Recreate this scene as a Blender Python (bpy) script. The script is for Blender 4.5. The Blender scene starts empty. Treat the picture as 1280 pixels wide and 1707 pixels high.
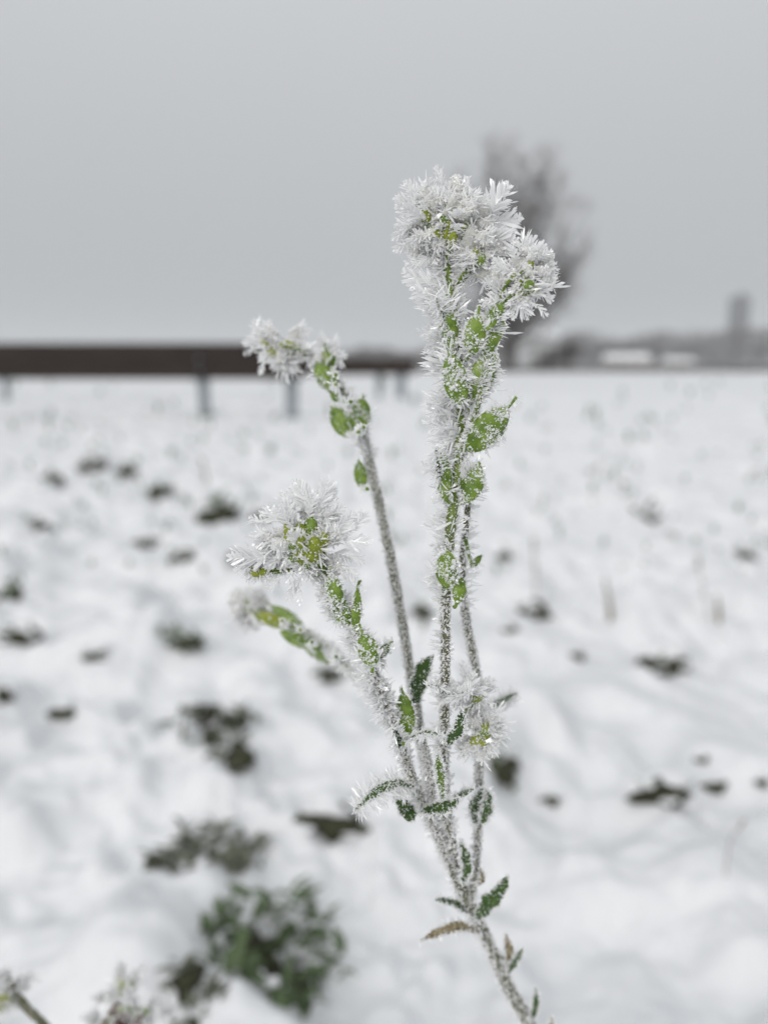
import bpy, math
import numpy as np
from mathutils import Vector, Matrix

# ------------------------------------------------------------------ camera, sky, sun, exposure
H = 0.40                      # camera height above the snow
PITCH = math.radians(10.3)
F = 1340.0                    # focal length in photo pixels (photo 1280 x 1707)
FOCUS = 0.134
sc = bpy.context.scene
col = sc.collection

cam_d = bpy.data.cameras.new("camera")
cam_d.sensor_fit = 'VERTICAL'
cam_d.sensor_height = 36.0
cam_d.lens = F / 1707.0 * 36.0
cam_d.clip_start = 0.005
cam_d.clip_end = 5000.0
cam_d.dof.use_dof = True
cam_d.dof.focus_distance = FOCUS
cam_d.dof.aperture_fstop = cam_d.lens / 2.75
cam = bpy.data.objects.new("camera", cam_d)
cam.location = (0, 0, H)
cam.rotation_euler = (math.pi / 2 - PITCH, 0, 0)
col.objects.link(cam)
sc.camera = cam

SUN_EL, SUN_AZ = math.radians(27), math.radians(-152)     # azimuth from +Y (ahead): behind the camera, to the left
world = bpy.data.worlds.new("World")
sc.world = world
world.use_nodes = True
wn = world.node_tree
wn.nodes.clear()
def wnode(t, **k):
    n = wn.nodes.new(t)
    for a, b in k.items():
        setattr(n, a, b)
    return n
w_out = wnode('ShaderNodeOutputWorld')
w_sky = wnode('ShaderNodeTexSky', sky_type='NISHITA', sun_disc=False, sun_elevation=SUN_EL, sun_rotation=SUN_AZ)
w_hsv = wnode('ShaderNodeHueSaturation'); w_hsv.inputs['Saturation'].default_value = 0.25
wn.links.new(w_sky.outputs[0], w_hsv.inputs['Color'])
w_bg1 = wnode('ShaderNodeBackground'); w_bg1.inputs['Strength'].default_value = 0.06
wn.links.new(w_hsv.outputs[0], w_bg1.inputs['Color'])
# closed cloud cover: an even grey ceiling, brighter overhead than at the horizon (overcast luminance law)
w_tc = wnode('ShaderNodeTexCoord')
w_sep = wnode('ShaderNodeSeparateXYZ')
wn.links.new(w_tc.outputs['Generated'], w_sep.inputs[0])
w_mx = wnode('ShaderNodeMath', operation='MAXIMUM'); w_mx.inputs[1].default_value = 0.0
wn.links.new(w_sep.outputs['Z'], w_mx.inputs[0])
w_ma = wnode('ShaderNodeMath', operation='MULTIPLY_ADD')
w_ma.inputs[1].default_value = 0.53; w_ma.inputs[2].default_value = 0.375
wn.links.new(w_mx.outputs[0], w_ma.inputs[0])
w_bg2 = wnode('ShaderNodeBackground'); w_bg2.inputs['Color'].default_value = (0.965, 0.99, 1.018, 1)
wn.links.new(w_ma.outputs[0], w_bg2.inputs['Strength'])
w_mix = wnode('ShaderNodeMixShader'); w_mix.inputs[0].default_value = 0.92
wn.links.new(w_bg1.outputs[0], w_mix.inputs[1]); wn.links.new(w_bg2.outputs[0], w_mix.inputs[2])
wn.links.new(w_mix.outputs[0], w_out.inputs['Surface'])

sun_d = bpy.data.lights.new("sun", 'SUN')
sun_d.energy = 1.5
sun_d.angle = math.radians(38)
sun_d.color = (1.0, 0.97, 0.94)
sun = bpy.data.objects.new("sun", sun_d)
sv = Vector((math.sin(SUN_AZ) * math.cos(SUN_EL), math.cos(SUN_AZ) * math.cos(SUN_EL), math.sin(SUN_EL)))
sun.rotation_euler = (-sv).to_track_quat('-Z', 'Y').to_euler()
col.objects.link(sun)

vs = sc.view_settings
vs.view_transform = 'Standard'; vs.look = 'None'; vs.gamma = 1.0; vs.use_curve_mapping = False
vs.exposure = 0.15
sc.render.engine = 'CYCLES'
cy = sc.cycles
cy.max_bounces = 16; cy.diffuse_bounces = 12; cy.glossy_bounces = 2; cy.transmission_bounces = 12
cy.transparent_max_bounces = 24; cy.volume_bounces = 1
cy.use_denoising = True
cy.caustics_reflective = False; cy.caustics_refractive = False

# ------------------------------------------------------------------ picture helpers (layout only)
FW = np.array([0, math.cos(PITCH), -math.sin(PITCH)])
RT = np.array([1.0, 0, 0])
UP = np.array([0, math.sin(PITCH), math.cos(PITCH)])
CAM = np.array([0, 0, H])
def ray(px, py):
    return FW + (px - 640) / F * RT - (py - 853.5) / F * UP
def P(px, py, mm=0.0):
    """point of the plant: depth FOCUS + mm millimetres along the view axis"""
    return CAM + (FOCUS + mm * 0.001) * ray(px, py)
def D(px, py, Y):
    """point at horizontal distance Y"""
    r = ray(px, py)
    return CAM + r * (Y / r[1])
PX = FOCUS / F                # one photo pixel at the plant, in metres

# ------------------------------------------------------------------ object helpers
def tag(o, label=None, cat=None, group=None, kind=None):
    if label: o['label'] = label
    if cat: o['category'] = cat
    if group: o['group'] = group
    if kind: o['kind'] = kind
    return o
def empty(name, loc, label, cat, group=None):
    o = bpy.data.objects.new(name, None)
    o.location = Vector(loc); o.empty_display_size = 0.02
    col.objects.link(o)
    return tag(o, label, cat, group)
def tri_mesh(name, V, T, mat, smooth=False):
    V = np.asarray(V, dtype=np.float32); T = np.asarray(T, dtype=np.int32)
    me = bpy.data.meshes.new(name)
    me.vertices.add(len(V)); me.vertices.foreach_set('co', V.ravel())
    k = T.shape[1]
    me.loops.add(T.size); me.loops.foreach_set('vertex_index', T.ravel())
    me.polygons.add(len(T))
    me.polygons.foreach_set('loop_start', np.arange(0, T.size, k, dtype=np.int32))
    me.polygons.foreach_set('loop_total', np.full(len(T), k, dtype=np.int32))
    me.polygons.foreach_set('use_smooth', np.full(len(T), smooth))
    me.update(calc_edges=True); me.validate()
    me.materials.append(mat)
    return me
def link(name, me, parent=None):
    o = bpy.data.objects.new(name, me)
    col.objects.link(o)
    if parent is not None:
        o.parent = parent
    return o

class MB:
    """collects triangles in world space"""
    def __init__(s): s.v = []; s.t = []; s.n = 0
    def add(s, V, T):
        V = np.asarray(V, float); T = np.asarray(T, int)
        s.v.append(V); s.t.append(T + s.n); s.n += len(V)
        return s
    def VT(s): return np.concatenate(s.v), np.concatenate(s.t)
    def build(s, name, mat, parent=None, smooth=True):
        V, T = s.VT()
        base = np.zeros(3)
        if parent is not None:
            base = root_loc(parent)
        o = link(name, tri_mesh(name, V - base, T, mat, smooth), parent)
        return o
def root_loc(o):
    l = np.zeros(3)
    while o is not None:
        l = l + np.array(o.location); o = o.parent
    return l
def unit(v):
    v = np.asarray(v, float)
    return v / np.maximum(np.linalg.norm(v, axis=-1, keepdims=True), 1e-12)
def quads_to_tris(Q):
    Q = np.asarray(Q)
    return np.concatenate([Q[:, [0, 1, 2]], Q[:, [0, 2, 3]]])
def spline(pts, rad, step):
    """Catmull-Rom through pts, resampled about every `step`"""
    pts = np.asarray(pts, float); rad = np.asarray(rad, float)
    A = np.vstack([2 * pts[0] - pts[1], pts, 2 * pts[-1] - pts[-2]])
    out, ro = [], []
    for i in range(1, len(A) - 2):
        p0, p1, p2, p3 = A[i - 1], A[i], A[i + 1], A[i + 2]
        n = max(2, int(np.linalg.norm(p2 - p1) / step))
        for t in np.linspace(0, 1, n, endpoint=False):
            out.append(0.5 * ((2 * p1) + (-p0 + p2) * t + (2 * p0 - 5 * p1 + 4 * p2 - p3) * t * t + (-p0 + 3 * p1 - 3 * p2 + p3) * t ** 3))
            ro.append(rad[i - 1] * (1 - t) + rad[i] * t)
    out.append(pts[-1]); ro.append(rad[-1])
    return np.array(out), np.array(ro)
def tube(C, R, k=8, rng=None, rough=0.0, cap=True):
    C = np.asarray(C, float); n = len(C)
    tg = unit(np.gradient(C, axis=0))
    a = np.array([0.0, -1.0, 0.05])
    u = unit(a - (tg @ a)[:, None] * tg); w = np.cross(tg, u)
    th = np.arange(k) * 2 * math.pi / k
    R = np.asarray(R, float)
    rr = R[:, None] * np.ones((1, k))
    if rng is not None and rough:
        rr = rr * (1 + rough * rng.normal(size=rr.shape))
    V = (C[:, None, :] + rr[:, :, None] * (np.cos(th)[None, :, None] * u[:, None, :] + np.sin(th)[None, :, None] * w[:, None, :])).reshape(-1, 3)
    i = np.arange(n - 1)[:, None] * k; j = np.arange(k)[None, :]; j2 = (j + 1) % k
    Q = np.stack([i + j, i + j2, i + k + j2, i + k + j], -1).reshape(-1, 4)
    T = quads_to_tris(Q)
    if cap:
        V = np.vstack([V, C[0], C[-1]])
        a0 = np.stack([np.full(k, n * k), (np.arange(k) + 1) % k, np.arange(k)], -1)
        b0 = (n - 1) * k
        a1 = np.stack([np.full(k, n * k + 1), b0 + np.arange(k), b0 + (np.arange(k) + 1) % k], -1)
        T = np.vstack([T, a0, a1])
    return V, T
def blob(c, ax, R, rng=None, rough=0.0, nu=10, nv=7, beak=0.0):
    """ellipsoid: ax = 3x3 rows (long, wide, thin axes), R = three radii; pointed a little along the long axis"""
    ax = np.asarray(ax, float)
    V, T = [], []
    for i in range(nv + 1):
        ph = math.pi * i / nv
        for j in range(nu):
            th = 2 * math.pi * j / nu
            x, y, z = math.cos(ph), math.sin(ph) * math.cos(th), math.sin(ph) * math.sin(th)
            if beak: x = x * (1 + beak * abs(x) ** 6)
            r = 1 + (rough * rng.normal() if rng is not None and 0 < i < nv else 0)
            V.append(c + r * (x * R[0] * ax[0] + y * R[1] * ax[1] + z * R[2] * ax[2]))
    Q = []
    for i in range(nv):
        for j in range(nu):
            Q.append((i * nu + j, (i + 1) * nu + j, (i + 1) * nu + (j + 1) % nu, i * nu + (j + 1) % nu))
    return np.array(V), quads_to_tris(np.array(Q))
def frame_from(d, up=(0.0, -1.0, 0.1)):
    d = unit(d); up = np.asarray(up, float)
    n = unit(up - (up @ d) * d); w = np.cross(n, d)
    return np.array([d, w, n])
def box(mb, c, s, rz=0.0, bev=0.0):
    c = np.asarray(c, float); s = np.asarray(s, float) / 2
    V = []
    cr, sr = math.cos(rz), math.sin(rz)
    if bev <= 0:
        for z in (-1, 1):
            for x, y in ((-1, -1), (1, -1), (1, 1), (-1, 1)):
                lx, ly = x * s[0], y * s[1]
                V.append(c + np.array([lx * cr - ly * sr, lx * sr + ly * cr, z * s[2]]))
        Q = [(3, 2, 1, 0), (4, 5, 6, 7), (0, 1, 5, 4), (1, 2, 6, 5), (2, 3, 7, 6), (3, 0, 4, 7)]
        mb.add(V, quads_to_tris(np.array(Q)))
    else:
        lv = []
        for z, b in ((-s[2], bev), (-s[2] + bev, 0), (s[2] - bev, 0), (s[2], bev)):
            ax, ay = s[0] - b, s[1] - b
            o = bev - b
            for x, y in ((-ax, -ay + o), (-ax + o, -ay), (ax - o, -ay), (ax, -ay + o), (ax, ay - o), (ax - o, ay), (-ax + o, ay), (-ax, ay - o)):
                lv.append((x * cr - y * sr + c[0], x * sr + y * cr + c[1], z + c[2]))
        Q = []
        for i in range(3):
            for j in range(8):
                Q.append((i * 8 + j, i * 8 + (j + 1) % 8, i * 8 + 8 + (j + 1) % 8, i * 8 + 8 + j))
        T = quads_to_tris(np.array(Q))
        T = np.vstack([T, [(0, j + 1, j) for j in range(1, 7)], [(24, 24 + j, 24 + j + 1) for j in range(1, 7)]])
        mb.add(lv, T)

# ------------------------------------------------------------------ frost crystals
def needles(base, d, L, W, rng, flat=0.4):
    """narrow ice blades: widest near the blunt tip, 7 points and 9 triangles each"""
    n = len(base)
    d = unit(d)
    a = unit(rng.normal(size=(n, 3)))
    u = unit(a - np.sum(a * d, 1)[:, None] * d); w = np.cross(d, u)
    L = L[:, None]; W = W[:, None] * 0.5
    V = np.empty((n, 7, 3))
    mid = base + d * L * rng.uniform(0.6, 0.85, (n, 1))
    for k, th in enumerate((0, 2.2, 4.1)):
        off = (math.cos(th) * u + flat * math.sin(th) * w)
        V[:, k] = base + off * W * 0.6
        V[:, 3 + k] = mid + off * W
    V[:, 6] = base + d * L + u * W * rng.uniform(-0.7, 0.7, (n, 1))
    t = np.array([(0, 1, 4), (0, 4, 3), (1, 2, 5), (1, 5, 4), (2, 0, 3), (2, 3, 5), (3, 4, 6), (4, 5, 6), (5, 3, 6)])
    T = (t[None] + (np.arange(n) * 7)[:, None, None]).reshape(-1, 3)
    return V.reshape(-1, 3), T
def scatter(V, T, n, rng):
    a, b, c = V[T[:, 0]], V[T[:, 1]], V[T[:, 2]]
    N = np.cross(b - a, c - a); A = np.linalg.norm(N, axis=1)
    i = rng.choice(len(T), n, p=A / A.sum())
    r1 = np.sqrt(rng.random((n, 1))); r2 = rng.random((n, 1))
    p = a[i] * (1 - r1) + b[i] * r1 * (1 - r2) + c[i] * r1 * r2
    return p, unit(N[i])
class Frost:
    def __init__(s, seed): s.mb = MB(); s.rng = np.random.default_rng(seed); s.ph = s.rng.uniform(0, 6.28, 4); s.k = 1.0
    def fuzz(s, V, T, n, length, width, wind=None, gain=1.0, spread=0.45, lift=0.0, mask=None, flat=0.4):
        """crystals standing on a surface, longer on the windward side"""
        if n < 1: return
        rng = s.rng
        p, N = scatter(V, T, int(n), rng)
        if mask is not None:
            k = mask(p, N); p, N = p[k], N[k]
            if len(p) == 0: return
        m = len(p)
        L = length * PX * rng.uniform(0.35, 1.0, m) ** 1.3 * np.where(rng.random(m) < 0.12, 1.35, 1.0)
        d = N + spread * rng.normal(size=(m, 3))
        if wind is not None:
            f = N @ unit(np.asarray(wind, float))
            L = L * (0.55 + gain * np.clip(f, 0, 1)) / (0.55 + gain * 0.5)
            d = d + 0.5 * np.clip(f, 0, 1)[:, None] * unit(np.asarray(wind, float))
        if lift: d[:, 2] += lift
        if length > 14:
            q = p / (26 * PX); a = s.ph
            w1 = np.sin(q[:, 2] * 1.7 + a[0] + 1.4 * np.sin(q[:, 0] * 1.3 + a[1])); w2 = np.sin(q[:, 2] * 3.1 + q[:, 0] * 2.3 + a[2]); w3 = np.sin(q[:, 2] * 0.9 + q[:, 1] * 2.0 + a[3])
            L = L * np.clip(0.85 + 0.38 * w1 + 0.25 * w2, 0.3, 1.6)
            d = d + np.stack([0.25 * w3, 0.35 * w2, 0.55 * w1], 1)
        W = width * PX * rng.uniform(0.6, 1.3, m) * np.where(rng.random(m) < 0.16, 2.0, 1.0)
        L = np.minimum(L, 1.35 * length * PX) * s.k; W = W * s.k
        V2, T2 = needles(p - N * 0.3 * PX, d, L, W, rng, flat)
        s.mb.add(V2, T2)
    def grains(s, V, T, n, size, mask=None):
        s.fuzz(V, T, n, size * 1.3, size, None, spread=0.9, mask=mask, flat=0.9)
    def feather(s, base, d, L, side=None, barbs=12):
        """a hoar-frost plume: a rib with pairs of barbs in one plane"""
        rng = s.rng
        d = unit(d)
        if side is None:
            a = rng.normal(size=3) * np.array([1, 0.45, 1]); side = a
        side = unit(side - (side @ d) * d)
        nrm = np.cross(d, side)
        Lm = L * PX
        bs, ds, Ls, Ws = [base], [d], [Lm], [Lm * 0.085]
        k = int(barbs)
        for i in range(k):
            t = (i + 0.5 + rng.uniform(-0.3, 0.3)) / k
            for sg in (-1, 1):
                if rng.random() < 0.12: continue
                ang = math.radians(rng.uniform(22, 48))
                dd = math.cos(ang) * d + sg * math.sin(ang) * side + 0.16 * rng.normal() * nrm
                bs.append(base + d * Lm * t * 0.9 + nrm * rng.normal() * 0.01 * Lm)
                ds.append(dd)
                Ls.append(Lm * (0.16 + 0.36 * math.sin(math.pi * min(1, t + 0.12))) * rng.uniform(0.6, 1.15))
                Ws.append(Lm * rng.uniform(0.06, 0.14))
        V, T = needles(np.array(bs), np.array(ds), np.array(Ls), np.clip(np.array(Ws), 1.8 * PX, 9 * PX), rng, 0.25)
        s.mb.add(V, T)
    def build(s, parent, mat, name='frost'):
        if s.mb.n == 0: return
        return tag(s.mb.build(name, mat, parent, smooth=False), kind='stuff')

# ------------------------------------------------------------------ materials
def material(name):
    m = bpy.data.materials.new(name); m.use_nodes = True
    nt = m.node_tree; nt.nodes.clear()
    out = nt.nodes.new('ShaderNodeOutputMaterial')
    return m, nt, out
def nz(nt, scale, detail=3, rough=0.55, coord='Object'):
    tc = nt.nodes.new('ShaderNodeTexCoord')
    n = nt.nodes.new('ShaderNodeTexNoise')
    n.inputs['Scale'].default_value = scale; n.inputs['Detail'].default_value = detail; n.inputs['Roughness'].default_value = rough
    nt.links.new(tc.outputs[coord], n.inputs['Vector'])
    return n
def ramp(nt, src, stops):
    r = nt.nodes.new('ShaderNodeValToRGB')
    el = r.color_ramp.elements
    while len(el) < len(stops): el.new(0.5)
    for e, (p, c) in zip(el, stops):
        e.position = p; e.color = (*c, 1)
    nt.links.new(src, r.inputs[0])
    return r
def mat_noise(name, stops, scale, rough=0.7, bump=0.0, bump_scale=None, translucent=0.0, spec=0.3, stretch=None, detail=4):
    m, nt, out = material(name)
    n = nz(nt, scale, detail)
    if stretch:
        mp = nt.nodes.new('ShaderNodeMapping'); mp.inputs['Scale'].default_value = stretch
        tc = nt.nodes.new('ShaderNodeTexCoord')
        nt.links.new(tc.outputs['Object'], mp.inputs['Vector']); nt.links.new(mp.outputs[0], n.inputs['Vector'])
    r = ramp(nt, n.outputs['Fac'], stops)
    b = nt.nodes.new('ShaderNodeBsdfPrincipled')
    b.inputs['Roughness'].default_value = rough
    b.inputs['Specular IOR Level'].default_value = spec
    nt.links.new(r.outputs[0], b.inputs['Base Color'])
    if bump:
        n2 = nz(nt, bump_scale or scale * 3, 4)
        bp = nt.nodes.new('ShaderNodeBump'); bp.inputs['Strength'].default_value = bump
        bp.inputs['Distance'].default_value = 0.3 / (bump_scale or scale * 3)
        nt.links.new(n2.outputs['Fac'], bp.inputs['Height']); nt.links.new(bp.outputs[0], b.inputs['Normal'])
    last = b.outputs[0]
    if translucent:
        t = nt.nodes.new('ShaderNodeBsdfTranslucent'); nt.links.new(r.outputs[0], t.inputs['Color'])
        mx = nt.nodes.new('ShaderNodeMixShader'); mx.inputs[0].default_value = translucent
        nt.links.new(last, mx.inputs[1]); nt.links.new(t.outputs[0], mx.inputs[2]); last = mx.outputs[0]
    nt.links.new(last, out.inputs['Surface'])
    return m

def make_frost():
    m, nt, out = material('frost_ice')
    d = nt.nodes.new('ShaderNodeBsdfDiffuse'); d.inputs['Color'].default_value = (0.996, 0.996, 0.996, 1)
    t = nt.nodes.new('ShaderNodeBsdfTranslucent'); t.inputs['Color'].default_value = (0.996, 0.996, 0.996, 1)
    g = nt.nodes.new('ShaderNodeBsdfGlossy'); g.inputs['Roughness'].default_value = 0.18; g.inputs['Color'].default_value = (1, 1, 1, 1)
    tr = nt.nodes.new('ShaderNodeBsdfTransparent')
    m1 = nt.nodes.new('ShaderNodeMixShader'); m1.inputs[0].default_value = 0.48
    m2 = nt.nodes.new('ShaderNodeMixShader'); m2.inputs[0].default_value = 0.10
    m3 = nt.nodes.new('ShaderNodeMixShader'); m3.inputs[0].default_value = 0.15
    l = nt.links.new
    l(d.outputs[0], m1.inputs[1]); l(t.outputs[0], m1.inputs[2])
    l(m1.outputs[0], m2.inputs[1]); l(g.outputs[0], m2.inputs[2])
    l(m2.outputs[0], m3.inputs[1]); l(tr.outputs[0], m3.inputs[2])
    l(m3.outputs[0], out.inputs['Surface'])
    return m
M = {}
M['frost'] = make_frost()
M['petal'] = mat_noise('frosted_petal', [(0.3, (0.93, 0.925, 0.86)), (0.7, (0.975, 0.97, 0.94))], 900, 0.6, translucent=0.4)
M['pod'] = mat_noise('pod_green', [(0.25, (0.07, 0.12, 0.012)), (0.42, (0.13, 0.225, 0.02)), (0.58, (0.22, 0.33, 0.045)), (0.76, (0.34, 0.44, 0.12))], 500, 0.45, 0.4, 2500, translucent=0.25, spec=0.5)
M['bud'] = mat_noise('bud_yellow_green', [(0.2, (0.10, 0.14, 0.012)), (0.45, (0.24, 0.30, 0.025)), (0.62, (0.36, 0.38, 0.06)), (0.8, (0.33, 0.24, 0.06))], 330, 0.5, 0.3, 2500, translucent=0.2)
M['bud_brown'] = mat_noise('bud_brown', [(0.25, (0.03, 0.02, 0.018)), (0.5, (0.09, 0.05, 0.035)), (0.75, (0.25, 0.2, 0.15))], 400, 0.6)
M['stem'] = mat_noise('hairy_stem', [(0.25, (0.06, 0.065, 0.03)), (0.5, (0.11, 0.115, 0.06)), (0.75, (0.17, 0.14, 0.09))], 500, 0.7, 0.5, 4000)
def stem_main():
    m, nt, out = material('hairy_stem_green_top')
    n = nz(nt, 600)
    a = ramp(nt, n.outputs['Fac'], [(0.25, (0.06, 0.065, 0.03)), (0.5, (0.11, 0.115, 0.06)), (0.75, (0.17, 0.14, 0.09))])
    b = ramp(nt, n.outputs['Fac'], [(0.25, (0.06, 0.10, 0.012)), (0.55, (0.13, 0.20, 0.02)), (0.8, (0.22, 0.28, 0.06))])
    g = nt.nodes.new('ShaderNodeNewGeometry'); sx = nt.nodes.new('ShaderNodeSeparateXYZ'); nt.links.new(g.outputs['Position'], sx.inputs[0])
    mr = nt.nodes.new('ShaderNodeMapRange'); mr.inputs[1].default_value = float(P(745, 960)[2]); mr.inputs[2].default_value = float(P(750, 820)[2])
    nt.links.new(sx.outputs['Z'], mr.inputs[0])
    mx = nt.nodes.new('ShaderNodeMix'); mx.data_type = 'RGBA'
    nt.links.new(mr.outputs[0], mx.inputs[0]); nt.links.new(a.outputs[0], mx.inputs[6]); nt.links.new(b.outputs[0], mx.inputs[7])
    p = nt.nodes.new('ShaderNodeBsdfPrincipled'); p.inputs['Roughness'].default_value = 0.6
    nt.links.new(mx.outputs[2], p.inputs['Base Color']); nt.links.new(p.outputs[0], out.inputs['Surface'])
    return m
M['stem_main'] = stem_main()
M['stem_green'] = mat_noise('green_stem', [(0.25, (0.06, 0.10, 0.012)), (0.55, (0.13, 0.20, 0.02)), (0.8, (0.22, 0.28, 0.06))], 700, 0.5, 0.4, 4000, translucent=0.1)
M['leaf'] = mat_noise('stem_leaf', [(0.3, (0.03, 0.07, 0.02)), (0.52, (0.065, 0.13, 0.028)), (0.75, (0.12, 0.18, 0.06))], 400, 0.55, 0.3, 3000, translucent=0.2)
M['dry'] = mat_noise('dry_leaf', [(0.3, (0.14, 0.11, 0.05)), (0.5, (0.26, 0.20, 0.09)), (0.72, (0.42, 0.37, 0.25))], 500, 0.7, translucent=0.2)
M['weed'] = mat_noise('weed_leaf', [(0.30, (0.03, 0.05, 0.02)), (0.46, (0.065, 0.11, 0.035)), (0.60, (0.12, 0.15, 0.08)), (0.74, (0.55, 0.57, 0.57))], 75, 0.7, translucent=0.1)
M['weed_dull'] = mat_noise('weed_leaf_dull', [(0.30, (0.04, 0.05, 0.03)), (0.47, (0.09, 0.105, 0.065)), (0.59, (0.18, 0.19, 0.14)), (0.70, (0.6, 0.61, 0.61))], 85, 0.75, translucent=0.1)
M['straw'] = mat_noise('straw', [(0.3, (0.12, 0.09, 0.06)), (0.7, (0.30, 0.25, 0.18))], 80, 0.8)
M['soil'] = mat_noise('soil', [(0.3, (0.020, 0.020, 0.013)), (0.6, (0.046, 0.048, 0.026)), (0.8, (0.085, 0.10, 0.045))], 90, 0.9, 0.6, 300)
M['snow'] = mat_noise('snow', [(0.3, (0.695, 0.705, 0.718)), (0.7, (0.745, 0.75, 0.76))], 25, 0.65, 0.35, 420, spec=0.2)
M['plank'] = mat_noise('dark_timber', [(0.3, (0.015, 0.011, 0.010)), (0.55, (0.030, 0.021, 0.017)), (0.8, (0.062, 0.043, 0.034))], 6, 0.8, 0.4, 60, stretch=(0.6, 8, 14))
M['steel'] = mat_noise('galvanised_post', [(0.3, (0.16, 0.19, 0.21)), (0.7, (0.26, 0.29, 0.31))], 20, 0.5)
M['bark'] = mat_noise('bark', [(0.3, (0.05, 0.045, 0.04)), (0.7, (0.11, 0.10, 0.09))], 3, 0.9)
M['twig'] = mat_noise('twigs', [(0.3, (0.05, 0.041, 0.035)), (0.7, (0.095, 0.078, 0.066))], 1, 0.9)
M['wall_pale'] = mat_noise('pale_render', [(0.3, (0.52, 0.52, 0.52)), (0.7, (0.60, 0.60, 0.59))], 0.6, 0.9)
M['wall_grey'] = mat_noise('grey_concrete', [(0.3, (0.085, 0.085, 0.09)), (0.7, (0.12, 0.12, 0.12))], 0.4, 0.9)
M['wall_beige'] = mat_noise('beige_render', [(0.3, (0.32, 0.29, 0.26)), (0.7, (0.40, 0.36, 0.33))], 0.4, 0.9)
M['roof_snow'] = mat_noise('roof_snow', [(0.3, (0.82, 0.83, 0.85)), (0.7, (0.88, 0.89, 0.9))], 1.5, 0.7)
M['glass_dark'] = mat_noise('dark_window', [(0.3, (0.03, 0.035, 0.04)), (0.7, (0.05, 0.055, 0.06))], 1.0, 0.2, spec=0.5)

# ------------------------------------------------------------------ snow field
def hash2(ix, iy, seed):
    h = (ix.astype(np.int64) * 374761393 + iy.astype(np.int64) * 668265263 + seed * 982451653) & 0xffffffff
    h = ((h ^ (h >> 13)) * 1274126177) & 0xffffffff
    h = h ^ (h >> 16)
    return (h & 0xffff) / 65535.0
def vnoise(x, y, seed):
    ix, iy = np.floor(x), np.floor(y)
    fx, fy = x - ix, y - iy
    fx = fx ** 3 * (fx * (fx * 6 - 15) + 10); fy = fy ** 3 * (fy * (fy * 6 - 15) + 10)
    a, b = hash2(ix, iy, seed), hash2(ix + 1, iy, seed)
    c, d = hash2(ix, iy + 1, seed), hash2(ix + 1, iy + 1, seed)
    return (a * (1 - fx) + b * fx) * (1 - fy) + (c * (1 - fx) + d * fx) * fy
def ground_raw(x, y):
    x = np.asarray(x, float); y = np.asarray(y, float)
    r = np.hypot(x, y)
    c, s = math.cos(0.6), math.sin(0.6)
    u, v = x * c + y * s, -x * s + y * c
    near = 1 / (1 + (r / 9.0) ** 2)
    h = 0.045 * (vnoise(u / 0.55, v / 0.22, 1) - 0.5)
    h = h + 0.044 * (vnoise(x / 0.16 + 7, y / 0.16, 2) - 0.5)
    lump = np.clip(vnoise(x / 0.085, y / 0.085 + 3, 3) - 0.42, 0, 1)
    h = h + 0.062 * lump
    h = h + 0.032 * (vnoise(x / 0.042, y / 0.042, 4) - 0.5) * (0.35 + 1.3 * vnoise(x / 0.3, y / 0.3, 14))
    h = h + 0.014 * (vnoise(x / 0.019, y / 0.019, 15) - 0.5) * np.clip(2 * vnoise(x / 0.22, y / 0.22, 16) - 0.6, 0, 1)
    h = h + 0.0035 * (vnoise(x / 0.012, y / 0.012, 5) - 0.5) * (r < 4)
    h = h * near
    far = np.clip((r - 1.5) / 4, 0, 1)
    h = h + far * 0.07 * (vnoise(x / 0.5, y / 0.35, 6) - 0.5) * np.clip(18 / (r + 1), 0, 1)
    h = h + far * 0.06 * (vnoise(x / 3.1, y / 2.2, 8) - 0.5) * np.clip(25 / (r + 1), 0, 1)
    return h - 0.016
pits = []          # x, y, radius along, radius across, angle, depth
def ground(x, y):
    h = ground_raw(x, y)
    for (px_, py_, ra, rb, an, dp) in pits:
        dx, dy = x - px_, y - py_
        u = (dx * math.cos(an) + dy * math.sin(an)) / ra
        v = (-dx * math.sin(an) + dy * math.cos(an)) / rb
        h = h - dp * np.exp(-(u * u + v * v))
    return h
def G(px, py):
    """where the line of sight through a photo point meets the snow"""
    r = ray(px, py)
    p = CAM + np.geomspace(0.25, 90, 1500)[:, None] * r
    k = np.nonzero(p[:, 2] <= ground_raw(p[:, 0], p[:, 1]))[0]
    return p[k[0]] if len(k) else D(px, py, 60.0)

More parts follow.
